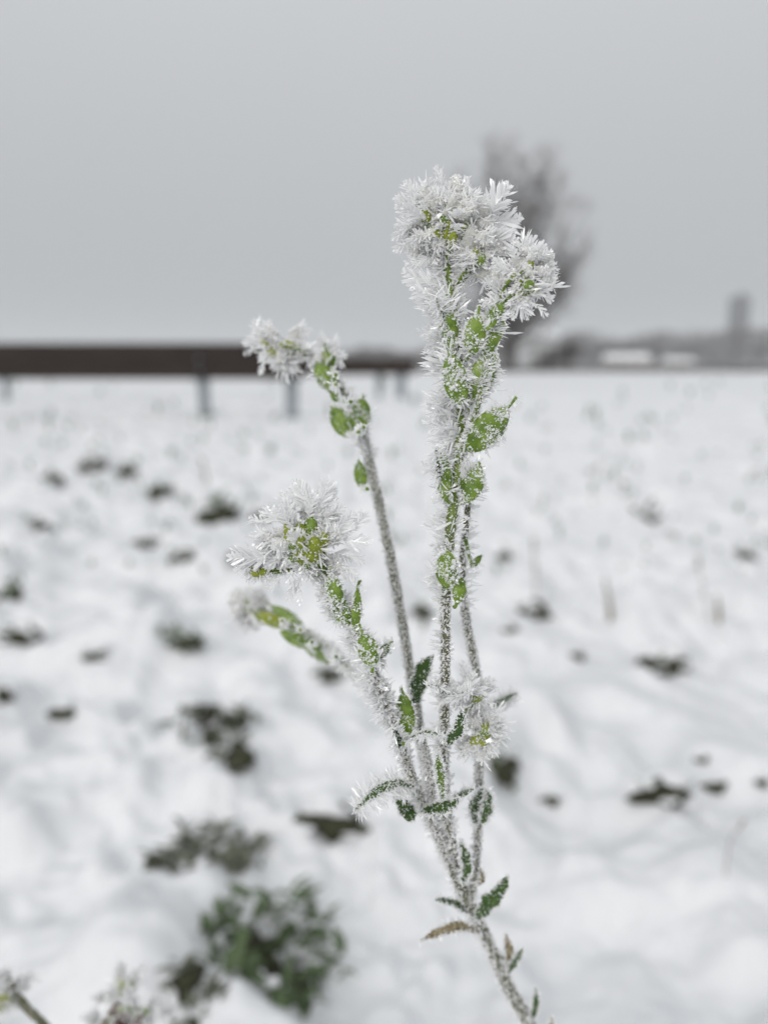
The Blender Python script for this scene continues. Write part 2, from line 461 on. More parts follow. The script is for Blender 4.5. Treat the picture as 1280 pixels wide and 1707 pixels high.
# weeds that break the snow, and shaded gaps in it built as dark soil: (kind, x, y, width px, height px, label)
W_ = [
 ('weed', 462, 1572, 215, 190, 'large dark green leafy weed clump half sunk in a snow hollow'),
 ('dull', 325, 1640, 120, 100, 'grey brown snowy weed patch joining the large leafy clump at the bottom'),
 ('dull', 352, 1405, 195, 72, 'grey brown withered weed clump dusted with snow, above the large leafy clump'),
 ('gap', 548, 1362, 95, 52, 'dark brown earth hollow behind the curved frosted leaf'),
 ('dull', 358, 1185, 130, 84, 'rounded grey green weed cushion with snow on its crown'),
 ('dull', 388, 1250, 85, 46, 'slanting narrow weed strip just below the rounded grey green cushion'),
 ('weed', 838, 1262, 60, 62, 'dark green leaf clump behind the lowest frosted flower head'),
 ('gap', 888, 1020, 50, 28, 'small brown clod with a dry stalk standing behind it'),
 ('gap', 1105, 1104, 88, 40, 'black arched earth clod under a cap of snow'),
 ('gap', 1098, 1316, 100, 38, 'long black earth crack in the smooth snow'),
 ('gap', 1186, 1310, 40, 20, 'short black clod at the end of the long earth crack'),
 ('gap', 545, 1126, 46, 20, 'small black oval hole behind the blurred frosted branch'),
 ('weed', 22, 985, 50, 46, 'tilted green leaf tuft at the edge of the field, above a dark clod'),
 ('gap', 34, 1054, 66, 26, 'low dark clod below the tilted green leaf tuft'),
 ('gap', 162, 1090, 46, 24, 'dark wedge of earth in snow below a smooth drift'),
 ('gap', 105, 1188, 34, 22, 'small blue black hole in snow beside the rounded weed cushion'),
 ('gap', 6, 1160, 28, 22, 'dark clod cut by the frame edge halfway up the snow'),
 ('weed', 366, 850, 74, 74, 'bushy dark green weed with a brown foot, standing in mid field'),
 ('weed', 266, 815, 42, 44, 'upright grey green tuft next to the bushy dark weed'),
 ('gap', 156, 774, 46, 22, 'dark flat clod above the upright grey green tuft'),
 ('dull', 212, 782, 34, 30, 'faint grey weed tip beside the dark flat clod'),
 ('dull', 66, 875, 36, 40, 'pale grey weed tuft far down the snow, near the frame edge'),
 ('dull', 92, 795, 36, 30, 'low grey weed below the long timber rail'),
 ('gap', 244, 908, 40, 14, 'thin shadowed clod in a shallow furrow'),
 ('gap', 308, 932, 40, 16, 'flat dark clod below the bushy dark weed'),
 ('weed', 305, 1066, 74, 20, 'low green grass edge along a snow hollow'),
 ('gap', 390, 930, 34, 18, 'small dark clod close to the left frosted flower head'),
 ('gap', 436, 860, 24, 20, 'small black clod showing above the left frosted flower head'),
 ('dull', 842, 925, 30, 36, 'grey weed tip just beside the tall frosted stem'),
 ('weed', 702, 1016, 40, 32, 'blurred green leaf tuft seen between the two frosted stems'),
 ('dull', 1036, 808, 26, 36, 'upright grey weed tip in the far open snow'),
 ('dull', 1074, 860, 44, 20, 'flat pale green weed patch in the open snow'),
 ('dull', 982, 786, 28, 26, 'faint brown weed tip in the far snow'),
 ('dull', 1264, 798, 26, 26, 'small grey weed tuft at the far edge of the field'),
 ('weed', 922, 864, 18, 18, 'tiny green sprout in the snow beside the pods'),
 ('dull', 1124, 898, 26, 18, 'tiny bluish weed below the flat pale patch'),
 ('gap', 850, 1050, 28, 14, 'small bluish clod below the brown clod'),
 ('gap', 960, 1092, 22, 16, 'tiny dark clod between the brown and the arched gaps'),
 ('gap', 918, 1330, 40, 16, 'faint blue grey clod beside the green leaf clump'),
 ('gap', 1268, 1308, 20, 14, 'tiny dark clod at the frame edge beyond the earth crack'),
 ('dull', 1258, 910, 22, 18, 'tiny pale green weed near the frame edge'),
 ('dull', 1240, 925, 36, 14, 'low grey weed line near the frame edge'),
 ('gap', 1168, 1268, 20, 12, 'tiny grey clod above the long earth crack'),
]
placed = []
for (kd, x, y, w, h, lb) in W_:
    p = G(x, y + (h * 0.18 if kd != 'gap' else h * 0.3))
    dist = (p - CAM) @ FW
    s = dist / F
    placed.append((kd, p, w * s, h * s, lb, dist))
    if w >= 30 and dist < 1.2:
        pits.append((p[0], p[1] - 0.1 * w * s, 0.50 * w * s, 0.42 * w * s, 0.0, min(0.014, 0.16 * h * s)))

def snow_field():
    rr = np.concatenate([[0.03, 0.08], np.geomspace(0.14, 12, 640), np.geomspace(12.4, 900, 80)])
    a1 = np.radians(np.linspace(-40, 40, 330))
    a2 = np.radians(np.linspace(40, 320, 72)[1:-1])
    an = np.concatenate([a1, a2])
    R, A = np.meshgrid(rr, an, indexing='ij')
    X, Y = R * np.sin(A), R * np.cos(A)
    Z = ground(X, Y)
    Z = Z - np.clip(R - 70, 0, None) * 0.0
    V = np.stack([X, Y, Z], -1).reshape(-1, 3)
    n, k = len(rr), len(an)
    i = np.arange(n - 1)[:, None] * k; j = np.arange(k)[None]; j2 = (j + 1) % k
    Q = np.stack([i + j, i + j2, i + k + j2, i + k + j], -1).reshape(-1, 4)[:, ::-1]
    V = np.vstack([V, [0, 0, float(ground(np.array(0.0), np.array(0.0)))]])
    T = np.vstack([quads_to_tris(Q), np.stack([np.full(k, n * k), np.arange(k), (np.arange(k) + 1) % k], -1)[:, ::-1]])
    o = link('snow_field', tri_mesh('snow_field', V, T, M['snow'], True))
    tag(o, 'uneven snow covered field reaching to the horizon', kind='structure')
snow_field()

# ------------------------------------------------------------------ weeds and shaded gaps
def leaf_mesh(name, mat, width, curl, tw, seed):
    """unit leaf along +X, rising then drooping"""
    rng = np.random.default_rng(seed)
    V, Q = [], []
    n = 7
    for i in range(n + 1):
        t = i / n
        w = width * math.sin(math.pi * min(1, 0.08 + 0.92 * t)) ** 0.8 * (1 - 0.25 * t) + 0.01
        zc = math.sin(t * 1.9) * curl
        for q in (-1, -0.5, 0, 0.5, 1):
            V.append((t, q * w * (1 + 0.1 * rng.normal()) + tw * t * t, zc + 0.35 * w * abs(q) + 0.02 * rng.normal()))
    for i in range(n):
        for q in range(4):
            Q.append((i * 5 + q, i * 5 + q + 1, (i + 1) * 5 + q + 1, (i + 1) * 5 + q))
    return tri_mesh(name, np.array(V), quads_to_tris(np.array(Q)), mat, True)
LM = {k: [leaf_mesh('weed_leaf', M[m], w_, c_, t_, s_) for s_, (w_, c_, t_) in enumerate([(0.13, 0.55, 0.1), (0.17, 0.35, -0.12), (0.10, 0.7, 0.2), (0.2, 0.25, 0.05)])]
      for k, m in (('weed', 'weed'), ('dull', 'weed_dull'))}
def lumpy(rx, ry, rz, seed, mat, name, flat_bottom=True, nu=22, nv=11, amp=0.22, fine=0.0):
    V, T = blob(np.zeros(3), np.eye(3)[[0, 1, 2]], (1, 1, 1), None, 0, nu, nv)
    th = V * 2.3 + seed * 3.7
    f = 1 + amp * (np.sin(th[:, 0] * 1.7 + 1.3 * np.sin(th[:, 1])) + np.sin(th[:, 1] * 2.1 + th[:, 2]) * 0.7 + 0.5 * np.sin(th[:, 2] * 3.1 + th[:, 0] * 2.2))
    f = f + fine * (np.sin(V[:, 0] * 9 + seed) * np.sin(V[:, 1] * 8 + 2 * seed) + 0.7 * np.sin(V[:, 2] * 13 + V[:, 0] * 11 + seed))
    V = V * f[:, None] * np.array([rx, ry, rz])
    return tri_mesh(name, V, T, mat, True)
def place_weed(i, kd, p, w, h, lb, dist):
    rng = np.random.default_rng(100 + i)
    z = float(ground(np.array(p[0]), np.array(p[1])))
    if kd == 'gap':
        root = empty('shaded_gap', (p[0], p[1], z), lb, 'gap', 'shaded gaps under the snow, built as dark soil')
        c = link('soil', lumpy(w * 0.52, max(w * 0.22, h * 0.5), h * 0.62, i, M['soil'], 'soil', nu=34, nv=18, fine=0.13), root)  # dark soil lump stands in for the shaded gap under overhanging snow
        c.rotation_euler = (0, 0, rng.uniform(-0.25, 0.25)); c.location = (0, 0, h * 0.12)
        s = link('snow_cap', lumpy(w * 0.55, max(w * 0.25, h * 0.6), h * 0.42, i + 50, M['snow'], 'snow_cap'), root)
        s.location = (rng.uniform(-0.08, 0.08) * w, max(w * 0.16, h * 0.42), h * 0.52); s.rotation_euler = (0, 0, rng.uniform(-0.2, 0.2))
        for q in range(7 if w * F / dist > 35 else 0):
            r = w * rng.uniform(0.03, 0.09)
            sl = link('snow_cap', lumpy(r * 1.5, r, r * 0.6, i * 5 + q, M['snow'], 'snow_cap', nu=12, nv=7), root)
            sl.location = (rng.uniform(-0.55, 0.55) * w, rng.uniform(-0.24, 0.02) * w, h * rng.uniform(0.0, 0.35))
        for q in range(5 if w * F / dist > 35 else 0):
            b = link('grass_blade', LM['weed'][2], root)
            b.location = ((rng.uniform(-0.4, 0.4)) * w, -0.1 * w, h * 0.2)
            l = w * rng.uniform(0.25, 0.4)
            b.scale = (l, l * 0.6, l); b.rotation_euler = (0, -0.3, rng.uniform(0, 6.28))
        return
    root = empty('weed_clump', (p[0], p[1], z), lb, 'weed', 'weeds poking out of the snow')
    pxw = w * F / dist
    el = max(0.30, (H - z) / math.hypot(p[1], H))           # how steeply the spot is seen
    dp = min(h / el, 1.4 * w)                            # its depth over the ground
    n = 150 if pxw > 210 else 90 if pxw > 190 else 60 if pxw > 140 else 40 if pxw > 60 else 14 if pxw > 30 else 7
    l0 = (0.21 if pxw > 190 else 0.22 if pxw > 140 else 0.26 if pxw > 60 else 0.42) * max(w, h)
    def dz(dx, dy): return float(ground(np.array(p[0] + dx), np.array(p[1] + dy))) - z
    ns = 9 if pxw > 190 else 6 if pxw > 100 else 1 if pxw > 28 else 0
    for q in range(ns):
        f_ = 0.42 if ns == 1 else rng.uniform(0.10, 0.20)
        b_ = rng.uniform(0, 6.28); r_ = 0.0 if ns == 1 else 0.36 * math.sqrt(rng.random())
        ox, oy = math.cos(b_) * r_ * w, math.sin(b_) * r_ * dp
        c = link('soil', lumpy(w * f_, dp * f_, h * (0.05 if pxw > 100 else 0.22), i + q, M['soil'], 'soil', fine=0.1), root)
        c.location = (ox, oy, dz(ox, oy))
    for q in range(n):
        lf = link('leaf', LM[kd][q % 4], root)
        a = rng.uniform(0, 2 * math.pi)
        l = l0 * rng.uniform(0.5, 1.15)
        rad = 0.52 * math.sqrt(rng.random())
        b = rng.uniform(0, 2 * math.pi)
        ox, oy = math.cos(b) * rad * w, math.sin(b) * rad * dp
        lf.location = (ox, oy, dz(ox, oy) + h * (rng.uniform(0.02, 0.25) if pxw < 100 else rng.uniform(0.0, 0.10)))
        lf.scale = (l, l * rng.uniform(0.9, 1.7), l * rng.uniform(0.3, 0.9))
        up_ = pxw < 100
        lf.rotation_euler = (rng.uniform(-0.6, 0.6), -(rng.uniform(0.1, 0.9) if up_ else rng.uniform(-0.15, 0.45)), a)
    ncap = 26 if pxw > 140 else 10 if pxw > 60 else 2
    for q in range(ncap):
        r = w * rng.uniform(0.02, 0.06)
        s = link('snow_cap', lumpy(r * 1.4, r * 1.1, r * 0.5, i * 7 + q, M['snow'], 'snow_cap', nu=14, nv=8), root)
        a = rng.uniform(0, 6.28); rad = 0.46 * math.sqrt(rng.random())
        ox, oy = math.cos(a) * w * rad, math.sin(a) * dp * rad
        s.location = (ox, oy, dz(ox, oy) + h * rng.uniform(0.04, 0.13))
for i, a in enumerate(placed):
    place_weed(i, *a)

# small weed tips farther out, all alike
rng = np.random.default_rng(77)
tip_mb = MB()
for q in range(5):
    a = q * 1.3
    C, R = spline([np.array([0, 0, -0.02]), np.array([0.1 * math.cos(a), 0.1 * math.sin(a), 0.5]), np.array([0.32 * math.cos(a), 0.32 * math.sin(a), 0.8 + 0.1 * q])], [0.09, 0.085, 0.03], 0.2)
    tip_mb.add(*tube(C, R, 4))
tip_me = tri_mesh('weed_tip', *tip_mb.VT(), M['weed'], True)
for i in range(240):
    y = rng.uniform(638, 720) if i < 60 else rng.uniform(680, 960)
    x = rng.uniform(-20, 1300)
    p = G(x, y)
    if p[1] > 20: continue
    o = link('weed_tip', tip_me)
    s = rng.uniform(6, 16) * ((p - CAM) @ FW) / F
    o.location = (p[0], p[1], float(ground(np.array(p[0]), np.array(p[1]))) - 0.1 * s)
    o.scale = (s, s, s * rng.uniform(0.7, 1.3)); o.rotation_euler = (0, 0, rng.uniform(0, 6.28))
    tag(o, 'tiny dark weed tip scattered over the distant snow', 'weed', 'tiny weed tips on the far snow')

def dry_stalk(pts, rpx, lb):
    b = G(*pts[0]); dist = (b - CAM) @ FW
    Wp = [b - np.array([0, 0, 0.02])] + [CAM + ray(*q) * dist for q in pts[1:]]
    C, R = spline(Wp, np.linspace(rpx, rpx * 0.4, len(Wp)) * dist / F, 12 * dist / F)
    mb = MB(); mb.add(*tube(C, R, 5))
    root = empty('dry_stalk', b, lb, 'stalk', 'dry stalks standing in the snow')
    mb.build('stem', M['straw'], root)
    mb = MB()
    e = Wp[-1]
    for k in range(3):
        c = Wp[-1] * (1 - 0.12 * k) + Wp[-2] * 0.12 * k
        mb.add(*blob(c, frame_from(unit(Wp[-1] - Wp[-2]) + 0.3 * rng.normal(size=3)), np.array([5, 2.2, 2.2]) * dist / F))
    mb.build('seed_head', M['straw'], root)
dry_stalk([(1020, 1035), (1014, 1000), (1008, 968)], 5, 'short thick dry stalk leaning in the snow above the arched clod')
dry_stalk([(1198, 1042), (1197, 1018), (1194, 995)], 5, 'short dark dry stalk beside a thin curved one')
dry_stalk([(1190, 1040), (1172, 990), (1163, 930)], 1.3, 'thin curved dry stalk bending over a short dark one')
dry_stalk([(895, 1008), (892, 960), (889, 900)], 1.4, 'thin dry stalk rising behind the brown clod')
dry_stalk([(1210, 1470), (1214, 1410), (1238, 1370)], 1.2, 'hair thin dry stalk low in the open snow')
dry_stalk([(345, 800), (342, 785), (338, 768)], 3, 'short dry stalk above the bushy dark weed')

# ------------------------------------------------------------------ timber barriers on steel posts
def barrier(label, Y, x0, x1, planks, posts, group):
    """planks: (top px, bottom px) at the barrier; posts: (x px, half-width px, distance)"""
    a, b = D(x0, 610, Y), D(x1, 610, Y)
    root = empty('timber_barrier', (b[0], Y, 0), label, 'barrier', group)
    for (t, bo, off) in planks:
        zt, zb = D(x1, t, Y)[2], D(x1, bo, Y)[2]
        mb = MB(); box(mb, ((a[0] + b[0]) / 2, Y + off, (zt + zb) / 2), (b[0] - a[0], 0.06, zt - zb), bev=0.008)
        mb.build('plank', M['plank'], root, smooth=False)
    for (x, hw, Yp, tp) in posts:
        q = D(x, 650, Yp); w = 2 * hw * Yp / F
        zt = D(x, tp, Yp)[2]
        mb = MB(); zb = -0.12
        box(mb, (q[0], Yp + 0.002, (zt + zb) / 2), (w, w * 0.8, zt - zb), bev=0.006)
        po = mb.build('post', M['steel'], root, smooth=False)
        for z in (zt - 0.08, zt - 0.17):
            mb = MB(); mb.add(*tube(np.array([[q[0], Y - 0.055 if Yp > Y else Y - 0.045, z], [q[0], Y - 0.03, z]]), [0.012, 0.012], 8))
            mb.build('bolt', M['steel'], po)
RY = 6.1
barrier('long dark brown wooden barrier rail of two broad boards, the nearer one', RY, -560, 505,
        [(572, 601, 0.0), (603, 632, 0.006)],
        [(340, 8, RY + 0.08, 580), (486, 9, RY + 0.08, 580), (-280, 8, RY + 0.08, 580)], 'timber barriers beyond the weeds')
barrier('lower single board barrier rail standing behind the broad one', 9.2, -700, 691,
        [(597, 625, 0.0)],
        [(10, 5, 9.28, 602), (632, 5, 9.28, 602), (668, 8, 9.26, 602)], 'timber barriers beyond the weeds')

# ------------------------------------------------------------------ far edge of the field: trees, houses, tower
def bare_tree(name, base, height, spread, seed, label, group=None, levels=5, stems=3, dens=1.0, cat='tree', width=None, first=0.36):
    rng = np.random.default_rng(seed)
    root = empty(name, base, label, cat, group)
    trunk, crown = MB(), MB()
    def grow(p, d, L, r, lev):
        n = 3
        pts = [p]; dd = d
        for k in range(n):
            dd = unit(dd + 0.13 * rng.normal(size=3) + np.array([0, 0, 0.07]))
            pts.append(pts[-1] + dd * L / n)
        rad = np.linspace(r, r * 0.62, n + 1)
        (trunk if lev <= 1 else crown).add(*tube(np.array(pts), rad, 6 if lev <= 1 else 3, cap=False))
        if lev >= levels: return
        m = int(round((4 if lev < 3 else 3.4) * dens + rng.uniform(-0.5, 0.5)))
        for k in range(max(2, m)):
            t = rng.uniform(0.35, 1.0)
            i = min(n - 1, int(t * n)); q = pts[i] + (pts[i + 1] - pts[i]) * (t * n - i)
            a = unit(rng.normal(size=3)); side = unit(a - (a @ dd) * dd)
            ang = math.radians(rng.uniform(18, 48)) * spread
            nd = unit(math.cos(ang) * dd + math.sin(ang) * side)
            grow(q, nd, L * rng.uniform(0.55, 0.78), r * rng.uniform(0.42, 0.58), lev + 1)
    base = np.asarray(base, float)
    for s in range(stems):
        a = rng.uniform(0, 6.28)
        lean = 0.08 if s == 0 else 0.30 * spread
        grow(base + np.array([math.cos(a) * 0.02 * height * (s > 0), math.sin(a) * 0.02 * height, -0.2]), unit([math.cos(a) * lean, math.sin(a) * lean, 1]),
             height * first * rng.uniform(0.9, 1.1), height * 0.022 / math.sqrt(stems) * 1.4, 0)
    # scale to the asked height
    V, _ = crown.VT()
    f = height / (np.percentile(V[:, 2], 99.8) - base[2])
    hz = np.clip((V[:, 2] - base[2]) * f / height, 0, 1)
    top = V[hz > 0.55]
    drift = (top[:, :2].mean(0) - base[:2]) * f / 0.78
    fx = f
    if width:
        wv = (V[:, 0] - base[0]) * f - drift[0] * hz
        fx = f * width / (np.percentile(wv, 97) - np.percentile(wv, 3))
    for mbx in (trunk, crown):
        nv = []
        for v in mbx.v:
            w = v - base
            h_ = np.clip(w[:, 2:3] * f / height, 0, 1)
            o_ = w * f; o_[:, :2] -= drift * h_; o_[:, :2] *= fx / f
            nv.append(base + o_)
        mbx.v = nv
    trunk.build('trunk', M['bark'], root)
    tag(crown.build('crown', M['twig'], root), kind='stuff')
    return root
def round_tree(x, Y, label):
    """a broad egg-shaped leafless crown on several rising limbs"""
    rng = np.random.default_rng(21)
    q = D(x, 612, Y); base = np.array([q[0], Y, 0.0]); u = Y / F          # metres per photo pixel there
    root = empty('bare_tree', base, label, 'tree')
    trunk, crown = MB(), MB()
    C, R = spline([base + [0, 0, -0.3], base + [0.1, 0, 2.5], base + [-0.1, 0.1, 7], base + [0.15, 0, 12]], [0.42, 0.32, 0.15, 0.04], 1.0)
    trunk.add(*tube(C, R, 8))
    cen = base + np.array([0, 0, 205 * u]); E = np.array([132, 120, 178]) * u
    for k in range(105):
        v = unit(rng.normal(size=3) * np.array([1.15, 1, 0.9])) * rng.uniform(0.55, 1.0) ** 0.6
        if v[2] < -0.75: v[2] = -0.75
        e = cen + v * E * np.array([1 - 0.2 * max(0, v[2]), 1 - 0.2 * max(0, v[2]), 1.0]) * rng.uniform(0.84, 1.02)
        z0 = np.clip(e[2] * rng.uniform(0.18, 0.55), 1.2, 9.0)
        b0 = base + np.array([0, 0, z0])
        m1 = b0 * 0.6 + e * 0.4 + rng.normal(size=3) * 0.35 + np.array([0, 0, -0.3])
        C, R = spline([b0, m1, e], [0.055, 0.036, 0.012], 0.9)
        (trunk if k < 10 else crown).add(*tube(C, R * (1.3 if k < 10 else 1.0), 5, cap=False))
        n = len(C); ax = unit(e - b0)
        for j in range(15):
            t = rng.uniform(0.5, 1.0); c0 = C[min(n - 1, int(t * n))]
            d = unit(ax + 0.75 * rng.normal(size=3) + np.array([0, 0, 0.3])); L = rng.uniform(0.7, 1.9) * (1.25 - 0.5 * t)
            p1 = c0 + d * L * 0.5; p2 = p1 + unit(d + 0.3 * rng.normal(size=3)) * L * 0.5
            crown.add(*tube(np.array([c0, p1, p2]), [0.022, 0.016, 0.007], 3, cap=False))
            for m in range(3):
                d2 = unit(d + 0.8 * rng.normal(size=3)); c1 = c0 + (p2 - c0) * rng.uniform(0.4, 1)
                crown.add(*tube(np.array([c1, c1 + d2 * 0.35, c1 + d2 * rng.uniform(0.6, 1.0)]), [0.015, 0.011, 0.006], 3, cap=False))
    trunk.build('trunk', M['bark'], root)
    tag(crown.build('crown', M['twig'], root), kind='stuff')
round_tree(848, 58, 'tall bare tree in mist behind the tallest frosted stem')
for i, (x, Y, hgt, sd, lb) in enumerate([
        (945, 66, 3.0, 11, 'dark bare shrub at the foot of the tall bare tree'),
        (915, 70, 2.0, 12, 'low bare shrub beside the pale house wall'),
        (1085, 210, 7.2, 13, 'round topped bare tree above the low white shed'),
        (1035, 230, 6.4, 14, 'bare tree between the dark shrub and the shed roof'),
        (990, 235, 6.0, 15, 'small bare tree just beyond the dark shrub'),
        (1150, 240, 6.6, 16, 'bare tree between the shed and the grey tower'),
        (1185, 250, 6.0, 17, 'bare tree close beside the grey tower'),
        (1262, 240, 7.4, 18, 'bare tree at the frame edge past the grey tower'),
        (600, 200, 4.6, 19, 'misty bare tree above the lower barrier rail'),
        (655, 210, 4.8, 20, 'misty bare tree near the end of the lower barrier rail')]):
    q = D(x, 612, Y)
    bare_tree('bare_shrub' if hgt < 3 else 'bare_tree', (q[0], Y, 0), hgt, 1.25, sd, lb, None if hgt < 3 else 'bare trees along the horizon', levels=4 if hgt < 3 else 3, stems=5 if hgt < 3 else 6, dens=1.25 if hgt < 3 else 1.35, cat='shrub' if hgt < 3 else 'tree')
def far_wood():
    rng = np.random.default_rng(4)
    mb = MB()
    n = 24000
    x = rng.uniform(-17, 330, n); Y = rng.uniform(245, 285, n)
    top = 5.0 + 5.5 * vnoise(x / 9, Y * 0 + 2, 31) + 2.6 * vnoise(x / 3.5, Y * 0, 32)
    top = top * (0.5 + 0.5 * np.clip((x - 8) / 30, 0, 1))
    z = top * rng.random(n) ** 0.75
    d = unit(rng.normal(size=(n, 3)) * np.array([0.5, 0.4, 0.2]) + np.array([0, 0, 0.8]))
    V, T = needles(np.stack([x, Y, z - 0.3], 1), d, rng.uniform(0.8, 2.0, n), rng.uniform(0.2, 0.5, n), rng, 1.0)
    mb.add(V, T)
    tag(mb.build('far_wood', M['twig'], None, False), 'long misty strip of leafless wood along the horizon', 'wood', kind='stuff')
far_wood()
def hedge():
    rng = np.random.default_rng(9)
    n = 9000
    x = rng.uniform(-9, 34, n); Y = rng.uniform(54, 55.2, n)
    z = 0.38 * rng.random(n) * (0.7 + 0.6 * vnoise(x / 0.9, Y * 0, 12))
    d = unit(rng.normal(size=(n, 3)) * np.array([0.8, 0.6, 0.3]) + np.array([0, 0, 0.6]))
    V, T = needles(np.stack([x, Y, z - 0.05], 1), d, rng.uniform(0.12, 0.3, n), rng.uniform(0.02, 0.05, n), rng, 1.0)
    mb = MB(); mb.add(V, T)
    tag(mb.build('bramble_hedge', M['twig'], None, False), 'low dark bramble strip along the far edge of the field', 'hedge', kind='stuff')
hedge()
def building(name, label, x, Y, w, dep, hw, roof_h, wallm, cat, wins, group=None, flat=False):
    q = D(x, 612, Y)
    root = empty(name, (q[0], Y, 0), label, cat, group)
    c = np.array([q[0], Y, 0.0])
    mb = MB(); box(mb, c + [0, 0, hw / 2 - 0.15], (w, dep, hw + 0.3))
    wall = mb.build('wall', wallm, root, smooth=False)
    if flat:
        mb = MB(); box(mb, c + [0, 0, hw + roof_h / 2], (w * 1.04, dep * 1.04, roof_h)); mb.build('roof', wallm, root, smooth=False)
        mb = MB(); box(mb, c + [w * 0.12, 0, hw + roof_h + 0.7], (w * 0.45, dep * 0.45, 1.4)); mb.build('lift_housing', wallm, root, smooth=False)
    else:
        o = 0.3
        V = [(-w / 2 - o, -dep / 2 - o, hw), (w / 2 + o, -dep / 2 - o, hw), (w / 2 + o, dep / 2 + o, hw), (-w / 2 - o, dep / 2 + o, hw), (-w / 2 - o, 0, hw + roof_h), (w / 2 + o, 0, hw + roof_h)]
        T = [(0, 1, 5), (0, 5, 4), (2, 3, 4), (2, 4, 5), (0, 4, 3), (1, 2, 5), (0, 3, 2), (0, 2, 1)]
        mb = MB(); mb.add(np.array(V) + c + [0, 0, 0.002], T); mb.build('roof', M['roof_snow'], root, smooth=False)
    for (wx, wz, ww, wh) in wins:
        mb = MB(); box(mb, c + [wx, -dep / 2 - 0.01, wz], (ww, 0.06, wh))
        wo = mb.build('window', M['glass_dark'], root, smooth=False)
        mb = MB(); box(mb, c + [wx, -dep / 2 - 0.06, wz - wh / 2 - 0.06], (ww + 0.2, 0.16, 0.1)); mb.build('sill', M['wall_pale'], wo, smooth=False)
building('house', 'small pale rendered house behind the tall bare tree', 893, 74, 2.6, 5, 2.9, 0.9, M['wall_pale'], 'house', [(0.7, 1.4, 0.5, 0.8)])
building('shed', 'low white shed with snow covered roof among bare trees', 1043, 150, 7.0, 6, 1.5, 1.1, M['wall_beige'], 'shed', [(-2, 0.8, 0.7, 0.7), (1.6, 0.8, 0.7, 0.7)])
building('barn', 'small beige barn with snowy roof beyond the shed', 1128, 170, 5.0, 6, 1.2, 0.9, M['wall_beige'], 'barn', [(0.8, 0.6, 0.7, 0.6)])
building('tower_block', 'tall narrow grey tower block standing above the misty trees', 1224, 340, 6.2, 6.2, 27.5, 0.6, M['wall_grey'], 'tower',
         [(wx, 2.5 + 2.8 * k, 1.1, 1.3) for k in range(9) for wx in (-2.2, 0, 2.2)], flat=True)

